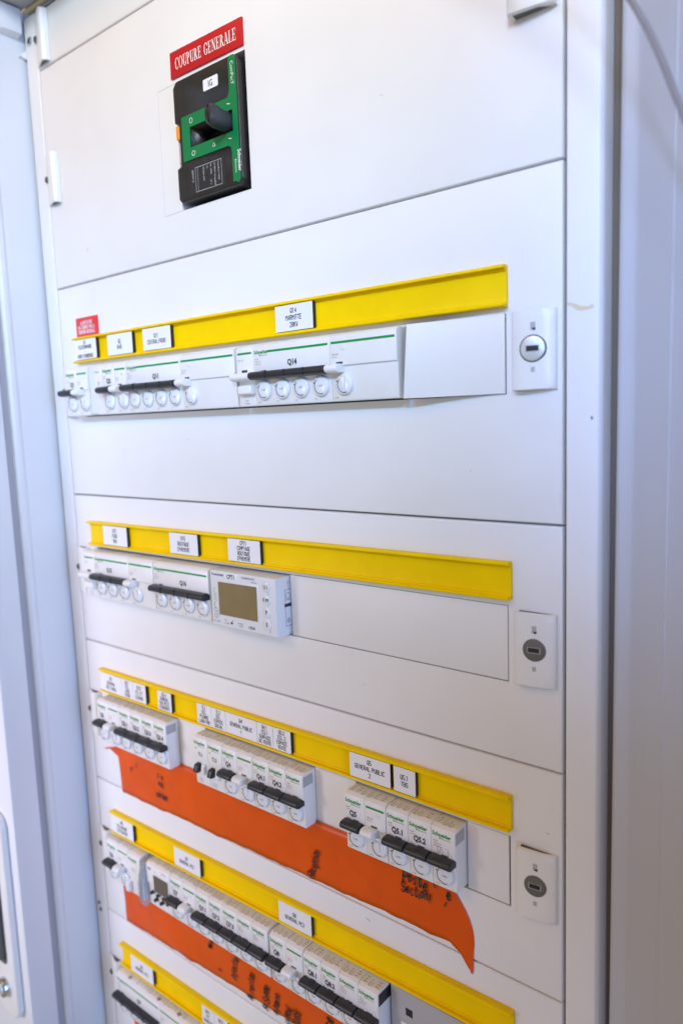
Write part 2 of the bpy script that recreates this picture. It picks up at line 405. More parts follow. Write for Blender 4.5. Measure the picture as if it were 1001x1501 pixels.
# blanking plates closing the unused part of each opening
def blank(x0, x1, z0, z1, label, d=-.4, m='paint', org=None):
    o = thing('blanking_plate', label, 'cover plate', ((x0 + x1) / 2, 0, z0), 'blanking plates beside the breakers')
    MB().box(x0, x1, d - 1.6, d, z0, z1).build('cover', m, o, bevel=.5)
    return o
FK = 1.0157
fx = lambda x: 169.2 + (x - 169.2) * FK   # measured on the device faces
D = 14.0                                       # device face, mm proud of the plates
b = MB()                                       # warped loose cover in the first row
vs = []; fs = []
nn = 14
for i in range(nn + 1):
    t = i / nn; x = -97.0 + t * (97.0 - 34.95)
    e = (1 - t) ** 1.6
    for th in (0, 1.3):
        vs += [(x - .3 * e, .2 + th + 8.6 * e, 422.2), (x - 2.6 * e, .2 + th + 10.6 * e, 376.5)]
for i in range(nn):
    a = i * 4; q = a + 4
    fs += [[a, a + 1, q + 1, q], [a + 2, q + 2, q + 3, a + 3], [a, q, q + 2, a + 2], [a + 1, a + 3, q + 3, q + 1]]
fs += [[0, 2, 3, 1], [nn * 4, nn * 4 + 1, nn * 4 + 3, nn * 4 + 2]]
o = thing('blanking_plate', 'loose warped blanking plate popping out right of breaker Q14', 'cover plate', (-66, 0, 377), 'blanking plates beside the breakers')
b.add(vs, fs).build('cover', 'paint', o, bevel=.25)
blank(-217, -35.5, 201.2, 248.6, 'long flat blanking plate to the right of the energy meter')
blank(fx(-358), fx(-321.6), 51.4, 98.8, 'short blanking plate between breakers Q3.4 and TL1')
blank(fx(-194), fx(-154.6), 51.4, 98.8, 'short blanking plate left of breaker Q5')
blank(fx(-62.4), -36.0, 51.4, 98.8, 'blanking plate between the hand-numbered breaker and the lowest latch')
gb = blank(fx(-128), -36.0, -98.6, -51.2, 'grey blanking plate with a square hole at the bottom', d=.2, m='grey_plate')
MB().box(-119.6, -113.6, .1, .34, -70.2, -64.2).build('square_hole', 'dark', gb, bevel=.1)
MB().rect(-124, -104, -92, -77, .42).build('sticker', 'label_white', gb)

# ================================================================== MODULAR DEVICES
DEV = 'modular devices in the rows'
TOG = [(12, 1.6), (16, 2.4), (19.8, 2.0), (21.4, 0.8), (21.8, -1.0), (21, -2.7), (18.6, -3.7), (12, -3.6)]
def body(p, name, x0, x1, c, m='plastic', d=D, drums=True):
    w = .12
    prof = [(-30, c + 22.2), (d - 3.4, c + 22.2), (d - .4, c + 20.6), (d, c + 19.8), (d, c + 1.4), (d - 1.6, c + .6), (d - 1.6, c - 20.8), (d - 2.2, c - 22.2), (-30, c - 22.2)]
    return MB().prism_x(prof, x0 + w, x1 - w).build(name, m, p, bevel=.3)
def drum(b, x, c):
    n = 26; r = 7.2; cz = c - 11.2
    b.disc(x, cz, r, D - 3, D + .7, n, dome=.5, rim=.9)
def drum_ink(b, x, c, on=True):
    b.arc(x + 1.0, c - 11.2, 5.5, 135, 290, .46, D + 1.12)
    b.disc(x - 5.0, c - 9.0, .45, D + .9, D + 1.12, 8, rim=.05)
def brand(p, x, c, s=1.0):
    b = MB(); wd = text2d('Schneider', .034)[2]; h = 2.75 * s
    b.text('Schneider', x - .5, c + 15.0, D + .10, h, xs=14.4 * s / (wd * h), bold=.034)
    b.text('Electric', x + 6.4 * s, c + 13.2, D + .10, 1.25 * s, xs=1.45)
    b.ribbon([(x + 5.0 * s, c + 14.9), (x + 5.2 * s, c + 13.5), (x + 5.9 * s, c + 13.9)], .5, D + .11)
    return b.build('brand_lettering', 'green', p)
def top_marks(p, x0, x1, c):
    b = MB(); z = c + 22.28; x = x0 + 2
    while x < x1 - 3:
        k = random.random()
        if k < .5:
            for j in range(3): b.top(x, x + random.uniform(1.5, 3.4), 3.5 + j * 2.6, 4.1 + j * 2.6, z)
        else:
            b.top(x, x + .35, 4, 11, z); b.top(x, x + 2.2, 10.6, 11.0, z + .01); b.top(x + 2.2, x + 2.5, 6.5, 11, z)
        x += random.uniform(4, 6)
    b.build('terminal_marking', 'ink_brown', p)
def small_print(b, x, c, wide=8):
    b.text('Acti9', x, c + 10.8, D + .1, 1.15)
    b.text(random.choice(['iC60N C16', 'iDT40T C10', 'iDT40T C16']), x, c + 9.0, D + .1, .95)
def mcb(p, x0, n, c, txt, tx=None, tog=None, brand_on=True, stripe=False, print3=False, disc=True, togx=None, toggle_gap=.35, bname='breaker_body', pole=18.0):
    """breaker module of n poles starting at x0; returns x1"""
    w = n * pole * FK; x1 = x0 + w
    bo = body(p, bname, x0, x1, c)
    if brand_on: brand(bo, x0 + 1.4, c)
    if stripe: MB().rect(x0 + 14.5, x1 - 1.5, c + 15.4, c + 17.0, D + .1).build('green_stripe', 'green', bo)
    b = MB(); small_print(b, x0 + 1.6, c)
    if print3: b.text('A9P22616', x0 + 1.6, c + 7.2, D + .1, .95)
    for i in range(n):
        b.text('I.ON', x0 + (i + .5) * w / n - .8, c - 11.8, D + 1.28, 1.35, 'l', bold=.01)
        b.text(random.choice(['C16', 'C10', 'C20']), x0 + i * w / n + 2.0, c - 20.4, D - 1.48, 1.2)
    b.build('fine_print', 'ink_soft', bo)
    b = MB(); b.text(random.choice(['IN 2 UN', 'INO UN', 'IN UN']), x0 + 2.0, c + 2.2, D + .1, .8)
    b.rect(x0 + 7.5, x0 + 13, c + 2.2, c + 3.0, D + .1); b.build('rating_print', 'ink', bo)
    if txt:
        MB().text(txt, (x0 + x1) / 2 + (tx or 0), c + 5.2, D + .12, 4.0, 'c', bold=.045, xs=.88).build('designation', 'ink', bo)
    dr = MB(); di = MB()
    if disc:
        for i in range(n):
            xx = x0 + (i + .5) * w / n; drum(dr, xx, c); drum_ink(di, xx, c)
        dd = dr.build('indicator_drum', 'drum', p, smooth=60); di.build('drum_marking', 'ink', dd)
    a, e = togx or (x0 + toggle_gap, x1 - toggle_gap)
    t = MB().prism_x([(d_, c + z_) for d_, z_ in TOG], a, e).build('toggle', 'black', p, bevel=1.1, seg=3, smooth=60)
    if n > 1:
        g = MB()
        for i in range(1, n):
            xx = x0 + i * w / n; g.box(xx - .18, xx + .18, 15, 21.86, c - 3.0, c + 1.9)
        g.build('toggle_joint', 'dark', t)
    return x1
def vigi(p, x0, w, c, stripe=True, knob=True, big=True):
    w *= FK; x1 = x0 + w
    bo = body(p, 'residual_current_block', x0, x1, c)
    if stripe: MB().rect(x0 + 1.3, x1 - 1.3, c + 15.6, c + 17.2, D + .1).build('green_stripe', 'green', bo)
    bt = MB().disc(x0 + min(11.5, w * .62), c + 12.4, 1.9, D - .5, D + .55, 16, rim=.3, rz=1.3).build('test_button', 'plastic_cool', p)
    b = MB(); b.text('Vigi iC60', x0 + 2, c + 8.2, D + .1, 1.1); b.text('300 mA', x0 + 2, c + 6.4, D + .1, 1.0)
    b.text('2 5kA', x0 + 2, c - 20.4, D - 1.48, 1.1); b.build('fine_print', 'ink_soft', bo)
    b = MB(); b.rect(x0 + 5.5, x0 + 11, c + 2.3, c + 3.6, D + .1); b.build('rating_print', 'ink', bo)
    MB().prism_x([(d_ , c + z_ ) for d_, z_ in TOG], x0 + .3, x0 + 10.8).build('coupling_lever', 'plastic', p, bevel=1.1, seg=3, smooth=60)
    dr = MB(); drum(dr, x0 + 11.4, c); dd = dr.build('indicator_drum', 'drum', p, smooth=60)
    b = MB(); drum_ink(b, x0 + 11.4, c); b.build('drum_marking', 'ink', dd)
    rk = MB().prism_x([(D - 2, c - 5), (D + 2.6, c - 6.2), (D + 1.6, c - 14.4), (D - 2, c - 15.5)], x0 + 9.2, x0 + 13.6).build('reset_rocker', 'drum', p, bevel=.5)
    return x1
def aux(p, x0, w, c, lever=True):
    w *= FK; x1 = x0 + w
    bo = body(p, 'shunt_trip_unit', x0, x1, c)
    MB().rect(x0 + 1.6, x1 - 1.8, c + 15.6, c + 17.2, D + .1).build('green_stripe', 'green', bo)
    b = MB(); b.text('iMX+OF', x0 + 2, c + 11.0, D + .1, 1.2); b.text('12-48V', x0 + 6, c - 18.6, D - 1.48, 1.1); b.text('50-60Hz', x0 + 6, c - 20.6, D - 1.48, 1.1); b.build('fine_print', 'ink_soft', bo)
    MB().rect(x0 + 5.5, x0 + 11.5, c + 2.6, c + 4.4, D + .1).build('rating_print', 'ink', bo)
    if lever:
        MB().prism_x([(d_ - 1, c + z_) for d_, z_ in TOG], x0 - 2, x1 + .2).build('coupling_lever', 'plastic', p, bevel=1.2, seg=3, smooth=60)
        MB().prism_x([(D - 3, c - 6.8), (D + 3.4, c - 7.4), (D + 3.2, c - 13.4), (D - 3, c - 14.2)], x0 + 3, x1 - .6).build('push_button', 'plastic', p, bevel=1.2, seg=3)
    return x1
def dev(name, label, x0, c, cat='breaker', group=DEV):
    return thing(name, label, cat, (x0, 0, c - 22.2), group)

# ---- row 1
c = 399.4
x = fx(-476); p = dev('circuit_breaker', 'small breaker marked Q1 at the far left of the top row', x, c)
x = mcb(p, x, 1, c, 'Q1', tx=1.5, togx=(x - 4, x + 17)); vigi(p, x, 18, c)
s = thing('spacer', 'narrow plain white spacer between breakers Q1 and Q2', 'spacer', (fx(-439), 0, c - 22))
MB().prism_x([(-20, c + 21.8), (D - 5, c + 21.8), (D - 2, c + 19), (D - 2, c - 20), (D - 3, c - 21.8), (-20, c - 21.8)], fx(-439.4), fx(-428.2)).build('body', 'plastic_cool', s, bevel=1.0, seg=3)
p = dev('auxiliary_contact', 'narrow auxiliary block marked ST on the left of breaker Q2', fx(-428), c, 'auxiliary')
bo = body(p, 'body', fx(-428), fx(-416.2), c)
b = MB(); b.text('Schneider', fx(-427.4), c + 15.4, D + .1, 1.7, xs=.8, bold=.01); b.build('brand_lettering', 'green', bo)
MB().text('ST', fx(-422), c + 4.2, D + .1, 2.8, 'c', xs=.85).build('designation', 'ink', bo)
x = fx(-416); p = dev('circuit_breaker', 'small breaker marked Q2 between the ST block and Q11', x, c)
x = mcb(p, x, 1, c, 'Q2', tx=.5, togx=(x - 2, x + 17.3)); vigi(p, x, 18, c)
x = fx(-379.6); p = dev('circuit_breaker', 'four-pole breaker marked Q11 with long black toggle', x, c)
x = mcb(p, x, 4, c, 'Q11', tx=4, stripe=True, print3=True, togx=(x - 2, x + 70)); vigi(p, x, 63, c)
x = fx(-242.2); p = dev('circuit_breaker', 'four-pole breaker marked Q14 with trip unit beside the loose plate', x, c)
x = aux(p, x, 18, c); x = mcb(p, x, 4, c, 'Q14', tx=2, stripe=True, print3=True); vigi(p, x, 54, c)
# ---- row 2
c = 225
x = fx(-470); p = dev('circuit_breaker', 'three-pole breaker marked Q15 at the left of the meter row', x, c)
x = aux(p, x, 18, c); x = mcb(p, x, 3, c, 'Q15', tx=-3, stripe=True, print3=True); vigi(p, x, 36, c)
x = fx(-361); p = dev('circuit_breaker', 'four-pole breaker marked Q16 touching the energy meter', x, c)
mcb(p, x, 4, c, 'Q16', tx=4, stripe=True, print3=True)
# ---- row 3
c = 75.6
def single(txt, x, c, label, tog=None, print3=False, hand=None):
    x = fx(x); p = dev('circuit_breaker', label, x, c)
    mcb(p, x, 1, c, txt, tx=0, togx=tog and (x + tog[0], x + tog[1]), print3=print3)
    top_marks(p, x, x + 18, c)
    sm = MB().top(x + 12.6, x + 15.6, 6.2, 8.4, c + 22.3)
    return p
def single_vigi(txt, x, c, label):
    x = fx(x); p = dev('circuit_breaker', label, x, c)
    x1 = mcb(p, x, 1, c, txt, tx=-1.5, togx=(x + .3, x + 16.6)); vigi(p, x1, 18, c); top_marks(p, x, x1 + 18, c)
    return p
single_vigi('Q3', -467, c, 'breaker marked Q3 at the left end of the third row')
for i, t in enumerate(['Q3.1', 'Q3.2', 'Q3.3', 'Q3.4']):
    pp = single(t, -431 + 18 * i, c, 'single breaker marked %s, %s of the four black toggles in the Q3 group' % (t, ('leftmost', 'second', 'third', 'rightmost')[i]))
def grey_end(p, x, c):
    MB().box(x - .1, x + .12, 2.5, 13.5, c + 11.5, c + 19.6).build('side_window', 'grey_plate', p, bevel=.05)
grey_end(pp, fx(-359), c)
def relay(txt, x, c, label):
    x = fx(x); p = dev('remote_switch', label, x, c, 'switch')
    bo = body(p, 'body', x, x + 18.1, c); brand(bo, x + 1.3, c)
    MB().text(txt, x + 8.6, c + 4.6, D + .1, 3.5, 'c', xs=.82, bold=.024).build('designation', 'ink', bo)
    MB().disc(x + 3, c + 11, .7, D - .2, D + .14, 10, rim=.05).build('indicator_dot', 'red', bo)
    MB().prism_x([(D - 3, c - 2.2), (D + 2.6, c - 3.4), (D + 4.6, c - 9.4), (D + 2.0, c - 10.6), (D - 3, c - 9.8)], x + 2.4, x + 7.2).build('lever', 'black', p, bevel=.8, smooth=60)
    MB().prism_x([(D - 3, c - 1.8), (D + .6, c - 2.2), (D + 1.8, c - 11), (D - 3, c - 12)], x + 9.8, x + 13.4).build('rocker', 'drum', p, bevel=.6)
    b = MB(); b.text('16A 250V', x + 3, c - 17.6, D - 1.48, 1.1); b.text('A9C30811', x + 3, c - 19.6, D - 1.48, 1.1); b.build('fine_print', 'ink_soft', bo)
    top_marks(p, x, x + 18, c)
relay('TL1', -321, c, 'impulse relay marked TL1 with small black lever')
relay('TL2', -303, c, 'impulse relay marked TL2 with small black lever')
single_vigi('Q4', -285, c, 'breaker marked Q4 with white coupling lever, right of relay TL2')
single('Q4.1', -248.6, c, 'single breaker marked Q4.1, right next to the Q4 coupling lever')
single('Q4.2', -230.5, c, 'single breaker marked Q4.2, second from right in the Q4 group')
pp = single(None, -212.4, c, 'unmarked breaker at the right end of the Q4 group', print3=True)
grey_end(pp, fx(-194.4), c)
single_vigi('Q5', -154, c, 'breaker marked Q5 with white coupling lever under the label strip')
single('Q5.1', -117.4, c, 'single breaker marked Q5.1, just right of the Q5 green stripe')
single('Q5.2', -99.2, c, 'single breaker marked Q5.2, left of the pencilled breaker')
pp = single(None, -81.1, c, 'breaker with pencilled number at the right end of the Q5 group', print3=True)
grey_end(pp, fx(-63.1), c)
MB().stroke('Q5.3', fx(-72.3), c + 3.4, D + .1, 4.2, w=.22, jit=.12, xs=.7).build('pencil_number', 'ink_soft', pp)
# ---- row 4
c = -74
single_vigi('Q6', -470, c, 'breaker marked Q6 at the left end of the fourth row')
x = fx(-433); p = dev('contactor', 'white contactor marked CT1 right of breaker Q6', x, c, 'contactor')
bo = body(p, 'body', x, x + 20, c, d=D + 1); brand(bo, x + 1.5, c)
for ch in bo.children: ch.location = (0, -.001, 0)
MB().text('CT1', x + 9, c + 4, D + 1.1, 3.2, 'c', xs=.85).build('designation', 'ink_soft', bo)
MB().prism_x([(D - 2, c - 8), (D + 3.6, c - 10), (D + 4, c - 19), (D - 2, c - 21)], x - 3, x + 2.6).build('side_lever', 'drum', p, bevel=1.2, seg=3)
x = fx(-411); q = thing('sealing_cover', 'clear plastic sealing cover with twisted wire beside contactor CT1', 'cover', (x, 0, c - 24))
MB().prism_x([(2, c + 21), (D + 2, c + 20), (D + 5.5, c + 6), (D + 6, c - 18), (D + 2, c - 25), (2, c - 23)], x + .4, x + 6.4).build('clear_shell', 'clear', q, bevel=1.2, seg=3)
b = MB()
for i in range(3):
    pts = [(x + 3 + 2.0 * math.sin(t * .9 + i * 2), c + 4 - t * 2.1) for t in range(12)]
    b.ribbon(pts, .4, D + 6.7 + i * .2)
b.build('seal_wire', 'ink_soft', q)
x = fx(-404.4); p = dev('time_switch', 'digital time switch with brown display and black buttons', x, c, 'timer')
bo = body(p, 'body', x, x + 36, c)
b = MB(); b.text('IHP', x + 3, c + 15.2, D + .1, 2.6, xs=.9, bold=.02); b.text('+ 1c', x + 12, c + 15.4, D + .1, 1.6); b.text('24h 7d', x + 24, c + 17, D + .1, 1.7); b.build('designation', 'ink', bo)
MB().box(x + 10.6, x + 34.2, D - 1, D + .4, c - 5, c + 22 - 9.2 + .4).build('display_frame', 'plastic_cool', bo, bevel=.3)
MB().rect(x + 11.4, x + 33.6, c - 4.4, c + 12.4, D + .5).build('display', 'lcd_dark', bo)
for dx, dz in ((8, -7), (17, -7), (26, -6.6), (32.4, -9.4), (13, -13), (22, -13)):
    MB().disc(x + dx, c + dz, 1.75, D - 3, D + 2.2, 16, rim=.5).build('button', 'black', bo)
top_marks(p, x, x + 36, c)
single_vigi('Q7', -368.4, c, 'breaker marked Q7 right of the time switch')
for i, t in enumerate(['Q7.1', 'Q7.2', 'Q7.3']):
    single(t, -332.2 + 18.05 * i, c, 'single breaker marked %s, %s right of the Q7 coupling lever' % (t, ('first', 'second', 'third')[i]))
single(None, -278.1, c, 'unmarked breaker right of Q7.3', print3=True)
single(None, -260.0, c, 'unmarked breaker directly left of Q8', print3=True)
single_vigi('Q8', -239.2, c, 'breaker marked Q8 in the lower middle of the photo')
single('Q8.1', -202.4, c, 'single breaker marked Q8.1, just right of the Q8 green stripe')
single('Q8.2', -184.3, c, 'single breaker marked Q8.2, third from right in the fourth row')
single(None, -166.2, c, 'unmarked breaker right of Q8.2', print3=True)
pp = single(None, -148.1, c, 'unmarked last breaker of the fourth row beside the grey plate', print3=True)
x1 = fx(-130)
MB().box(x1 - .1, x1 + .12, -5, 12.5, c + 10.5, c + 20).build('side_window', 'black', pp, bevel=.05)
# ---- row 5
c = -224
x = fx(-472); p = dev('circuit_breaker', 'large breaker with long toggle at the bottom left corner', x, c)
x1 = mcb(p, x, 4, c, 'Q9', tx=2, stripe=True, print3=True); vigi(p, x1, 54, c); top_marks(p, x + 30, x1 + 40, c)
for dx in (20, 68, 100):
    MB().disc(0, 0, 2.0, 0, .4, 16, rim=.1).xform(lambda X, d, z, dx=dx: (x + dx + X, 10 + z, c + 22.15 + d)).build('screw_hole', 'ink_brown', p)

# ---- energy meter
c = 228; x = -282.2; DM = 23.0
m = thing('energy_meter', 'white energy meter with olive display marked CPT1', 'meter', (-246, 0, 205))
bo = MB().prism_x([(-30, 250.2), (DM - .6, 250.2), (DM, 249.4), (DM, 206.2), (DM - .8, 205.2), (-30, 205.2)], -282.2, -210.2).build('body', 'plastic_cool', m, bevel=.7, seg=3)
b = MB(); b.text('socomec', -277.6, 246.4, DM + .1, 2.2, xs=1.05, bold=.022)
for i in range(3): b.ribbon([(-280.6 + .8 * i, 248.2), (-280.1 + .8 * i, 246.4)], .35, DM + .1)
b.build('brand_lettering', 'ink', bo)
MB().box(-266.3, -250.8, DM - .2, DM + .12, 244.6, 249.0).build('sticker', 'label_white', bo, bevel=.05)
MB().text('CPT1', -258.5, 245.2, DM + .22, 3.4, 'c', xs=.85, bold=.03).build('designation', 'ink', bo)
for t_, x_, z_, h_, bd in (('COUNTIS E14', -246.2, 246.7, 1.7, .012), ('4850 3015', -235.5, 244.6, 1.0, 0), ('S0', -258.6, 211.4, 1.0, 0), ('0.1Wh/imp', -268, 208.6, 1.0, 0), ('T1 T2', -268, 210.8, 1.0, 0),
                           ('230V 50Hz', -253, 210.2, 1.0, 0), ('5(100)A', -251.6, 208.4, 1.0, 0), ('100A', -240.4, 208.0, 2.6, .014)):
    MB().text(t_, x_, z_, DM + .1, h_, bold=bd).build('fine_print', 'ink', bo)
MB().text('C1 | 2X', -280.4, 208.6, DM + .1, 1.6).build('fine_print', 'ink', bo)
b = MB(); b.text('C1200 MID', -276.0, 225, DM + .1, 1.1, rot=90); b.text('0.25-5(100)A', -274.6, 213, DM + .1, .8, rot=90)
b.arc(-277.4, 218.4, 1.7, 20, 340, .35, DM + .1); b.arc(-277.4, 222.6, 1.7, 100, 260, .35, DM + .1); b.ribbon([(-279, 212), (-279, 215), (-276, 215), (-276, 212), (-279, 212)], .3, DM + .1)
b.ribbon([(-278.6, 226), (-278.6, 236), (-276.8, 236)], .25, DM + .1)
b.build('approval_marks', 'ink', bo)
MB().box(-274.2, -228.6, DM - 1, DM + .25, 214.2, 243.2).build('display_frame', 'plastic_cool', bo, bevel=.2)
ds = MB().poly([(-273.2, 215.2), (-230.0, 215.2), (-229.6, 242.2), (-273.2, 241.6)], DM + .35).build('display', 'lcd', bo)
MB().disc(-259.6, 209.8, 1.1, DM - .5, DM + .2, 16, rim=.1).build('led', 'dark', bo)
for z, t, t2 in ((243.2, 'U I', 'kV'), (233.2, 'F PF', ''), (223.8, 'P', ''), (214.4, 'E', 'kW')):
    bt = MB().disc(-219.8, z, 4.3, DM - 1, DM + .7, 28, rim=.5).build('button', 'plastic_cool', m)
    b = MB().text(t, -219.8, z - 1.3, DM + .85, 3.3 if len(t) < 2 else 2.9, 'c', xs=.9, bold=.016)
    b.text('*', -216.6, z + 1.6, DM + .85, 1.2)
    if t2: b.text(t2, -218.4, z - 4.4 - 1.2, DM + .1, 1.0)
    b.build('button_letter', 'ink', bt)
# wiring diagram printed on the right side of the meter
b = MB()
b.ribbon([(10, 212.5), (17.5, 212.5)], .3, 0); b.ribbon([(10, 212.5), (10, 240), (17.5, 240)], .3, .004)
b.ribbon([(14, 240), (14, 244)], .3, .008); b.ribbon([(14, 212.5), (14, 209)], .3, .012)
b.arc(13, 235.5, 2.3, 0, 360, .3, .016); b.arc(13, 216.6, 1.7, 0, 360, .3, .02); b.arc(13, 216.6, .6, 0, 360, .3, .02, 6)
b.rect(9, 16.5, 227, 229.6, .024)
b.ribbon([(10.5, 232.4), (16, 232.4)], .3, .03)
b.text('L1', 14.4, 244.6, .03, 2.4, 'c'); b.text('L1', 14.4, 205.9, .03, 2.2, 'c')
b.xform(lambda X, d, z: (-210.2 + .12 + d, DM - X + .0, z)).build('wiring_diagram', 'ink', bo)

# the meter was measured on its front; set it at its real depth
def tree(o):
    yield o
    for ch in o.children: yield from tree(ch)
for o in tree(m):
    if o.type == 'MESH':
        for v in o.data.vertices:
            X, d_, Z = v.co.x * 1000 - 246, -v.co.y * 1000, v.co.z * 1000 + 205
            X = 169.2 + (X - 169.2) * 1.0211; Z = 365 + (Z - 365) * 1.0211
            v.co = ((X + 246) / 1000, -(d_ - (8 if d_ > 0 else 0)) / 1000, (Z - 205) / 1000)
# ================================================================== LABEL STRIPS AND ENGRAVED LABELS
STRIP = {1: ((-483.5, 438.9), (-33.2, 437.6)), 2: ((-483.5, 263.3), (-31.8, 265.1)), 3: ((-483.5, 113.6), (-33.0, 116.0)), 4: ((-483.5, -38.6), (-32.6, -32.4)), 5: ((-486, -188.6), (-33, -184))}
SN = {1: 'top yellow label strip above breakers Q1 to Q14', 2: 'yellow label strip above the energy meter', 3: 'yellow label strip above breakers Q3, Q4 and Q5', 4: 'yellow label strip above breakers Q6, Q7 and Q8', 5: 'lowest yellow label strip in the bottom left corner'}
SROOT = {}
for r, ((xa, za), (xb, zb)) in STRIP.items():
    o = thing('label_strip', SN[r], 'label strip', ((xa + xb) / 2, 0, (za + zb) / 2 - 12), 'yellow label strips')
    H = 11.9
    prof = [(.15, -H + .3), (.15, H - .3), (5.2, H), (6.2, H - .6), (6.3, H - 2.0), (5.0, H - 2.4), (4.8, H - 1.7), (3.0, H - 1.9), (2.9, H - 3.2), (1.9, H - 3.5), (1.9, -H + 3.5), (2.9, -H + 3.2), (3.0, -H + 1.9), (4.8, -H + 1.7), (5.0, -H + 2.4), (6.3, -H + 2.0), (6.2, -H + .6), (5.2, -H)]
    b = MB().prism_x(prof, xa, xb)
    sl = (zb - za) / (xb - xa)
    b.xform(lambda X, d, z: (X, d, z + za + (X - xa) * sl)).build('profile', 'yellow', o, bevel=.25)
    SROOT[r] = (xa, za, sl)
def elabel(r, x0, x1, lines, label, h=1.75, hz=9.1, soft=False, gap=None):
    xa, za, sl = SROOT[r]; xm = (x0 + x1) / 2; zc = za + (xm - xa) * sl
    o = thing('engraved_label', label, 'label', (xm, 2, zc - hz), 'engraved labels in the yellow strips')
    t = random.uniform(-.006, .006)
    rotf = lambda X, d, z: (X, d, z + (X - xm) * (sl + t))
    MB().box(x0, x1, 2.1, 5.3, zc - hz, zc + hz).xform(rotf).build('core', 'label_core', o)
    MB().box(x0 - .02, x1 - .06, 5.28, 5.6, zc - hz - .02, zc + hz + .02).xform(rotf).build('face', 'label_white', o, bevel=.08, seg=1)
    n = len(lines); pitch = min(4.9, 16.6 / n); cap = min(3.15, pitch * .70); u = cap / 6
    for i, t_ in enumerate(lines):
        if not t_: continue
        units = sum(2.2 if ch in ".'" else (3.0 if ch in ' I' else 5.6) for ch in t_) - 1.2
        xs = min(.70, (x1 - x0) * .86 / (units * u))
        MB().stroke(t_, xm, zc + (n - 1) / 2 * pitch - i * pitch - cap / 2, 5.68, cap, xs=xs, w=.50).xform(rotf).build('lettering', 'ink', o)
# measured at 4 mm, moved to the label's own front
lx = lambda x: 169.2 + (x - 169.2) * (402.3 - 5.6) / (402.3 - 4)
L = [(1, -483.2, -446.6, ['Q1', 'TELECOMMANDE', '-', "ARRET D'URGENCE"], 'white label reading TELECOMMANDE under the small red sign'),
 (1, -428.2, -390.8, ['Q2', 'BAIE'], 'white label reading Q2 BAIE in the top strip'),
 (1, -375.2, -337.2, ['Q11', 'CENTRAL FROID'], 'white label reading Q11 CENTRAL FROID in the top strip'),
 (1, -215.8, -179.7, ['Q14', 'MARMITTE', '28KW'], 'white label reading Q14 MARMITTE 28KW in the top strip'),
 (2, -458.6, -420.2, ['Q15', 'FOUR', '9KW'], 'white label reading Q15 FOUR in the second strip'),
 (2, -356.4, -319.0, ['Q16', 'BOUTIQUE', 'EPHEMERE'], 'white label reading Q16 BOUTIQUE EPHEMERE in the second strip'),
 (2, -281.0, -244.0, ['CPT1', 'COMPTAGE', 'BOUTIQUE', 'EPHEMERE'], 'white label reading CPT1 COMPTAGE above the energy meter'),
 (3, -482.8, -446.9, ['Q3', 'GENERAL', 'PRE TABLE'], 'wide white label reading Q3 GENERAL at the left of the third strip'),
 (3, -446.6, -429.1, ['Q3.1', 'ECL', 'LABO', 'FROID'], 'narrow white label reading Q3.1 second from left in third strip'),
 (3, -428.8, -408.3, ['Q3.2', 'ECL ET', 'CUISINE'], 'narrow white label reading Q3.2 third from left in third strip'),
 (3, -389.8, -369.8, ['Q3.4', 'BUREAU', 'DAC MEZZ', 'ECONOMAT'], 'narrow white label standing alone above breaker Q3.4'),
 (3, -333.3, -314.5, ['TL1', 'ECL', 'PLONGE', 'LABO FRD'], 'narrow white label reading TL1 ECL PLONGE'),
 (3, -314.2, -296.3, ['TL2', 'ECL', 'ESPACE', 'SOCIAL'], 'narrow white label reading TL2 ECL ESPACE SOCIAL'),
 (3, -296.0, -258.4, ['Q4', 'GENERAL PUBLIC', '1'], 'wide white label reading Q4 GENERAL PUBLIC 1'),
 (3, -258.1, -240.0, ['Q4.1', 'ECL1', 'SURFACE', 'DE VENTE'], 'narrow white label reading Q4.1 SURFACE DE VENTE'),
 (3, -239.7, -220.5, ['Q5.2', 'ECL 2', 'ESPACE', 'VENTE'], 'narrow white label reading Q5.2 ECL 2 ESPACE VENTE'),
 (3, -161.2, -124.6, ['Q5', 'GENERAL PUBLIC', '2'], 'wide white label reading Q5 GENERAL PUBLIC 2'),
 (3, -121.6, -103.5, ['Q5.1', 'TBS'], 'narrow white label reading Q5.1 TBS'),
 (4, -484.0, -446.6, ['Q6', 'ECLAIRAGE', 'EXTERIEUR'], 'white label at the left end of the fourth strip above Q6'),
 (4, -381.0, -343.5, ['Q7', 'GENERAL PC1'], 'white label reading Q7 GENERAL PC1 above the time switch'),
 (4, -243.4, -207.2, ['Q8', 'GENERAL PC2'], 'white label reading Q8 GENERAL PC2 in the fourth strip'),
 (5, -468.2, -430.4, ['Q9', 'GENERAL PC3'], 'white label at the left of the lowest strip'),
 (5, -354.4, -336.8, ['Q9.1', 'PC', 'BUREAU'], 'narrow white label second in the lowest strip'),
 (5, -336.5, -318.0, ['Q9.2', 'PC', 'LABO'], 'narrow white label third in the lowest strip, cut by the bottom edge')]
for r, a, e, lines, lab in L: elabel(r, lx(a), lx(e), lines, lab)

# ================================================================== RED SIGNS
rs = thing('warning_sign', 'red engraved sign reading COUPURE GENERALE above the main switch', 'sign', (-278, 0, 634))
MB().prism_d([(-319.6, 634.3), (-238.0, 633.7), (-237.8, 652.6), (-319.2, 653.5)], .1, 1.7).build('plate', 'red', rs, bevel=.25)
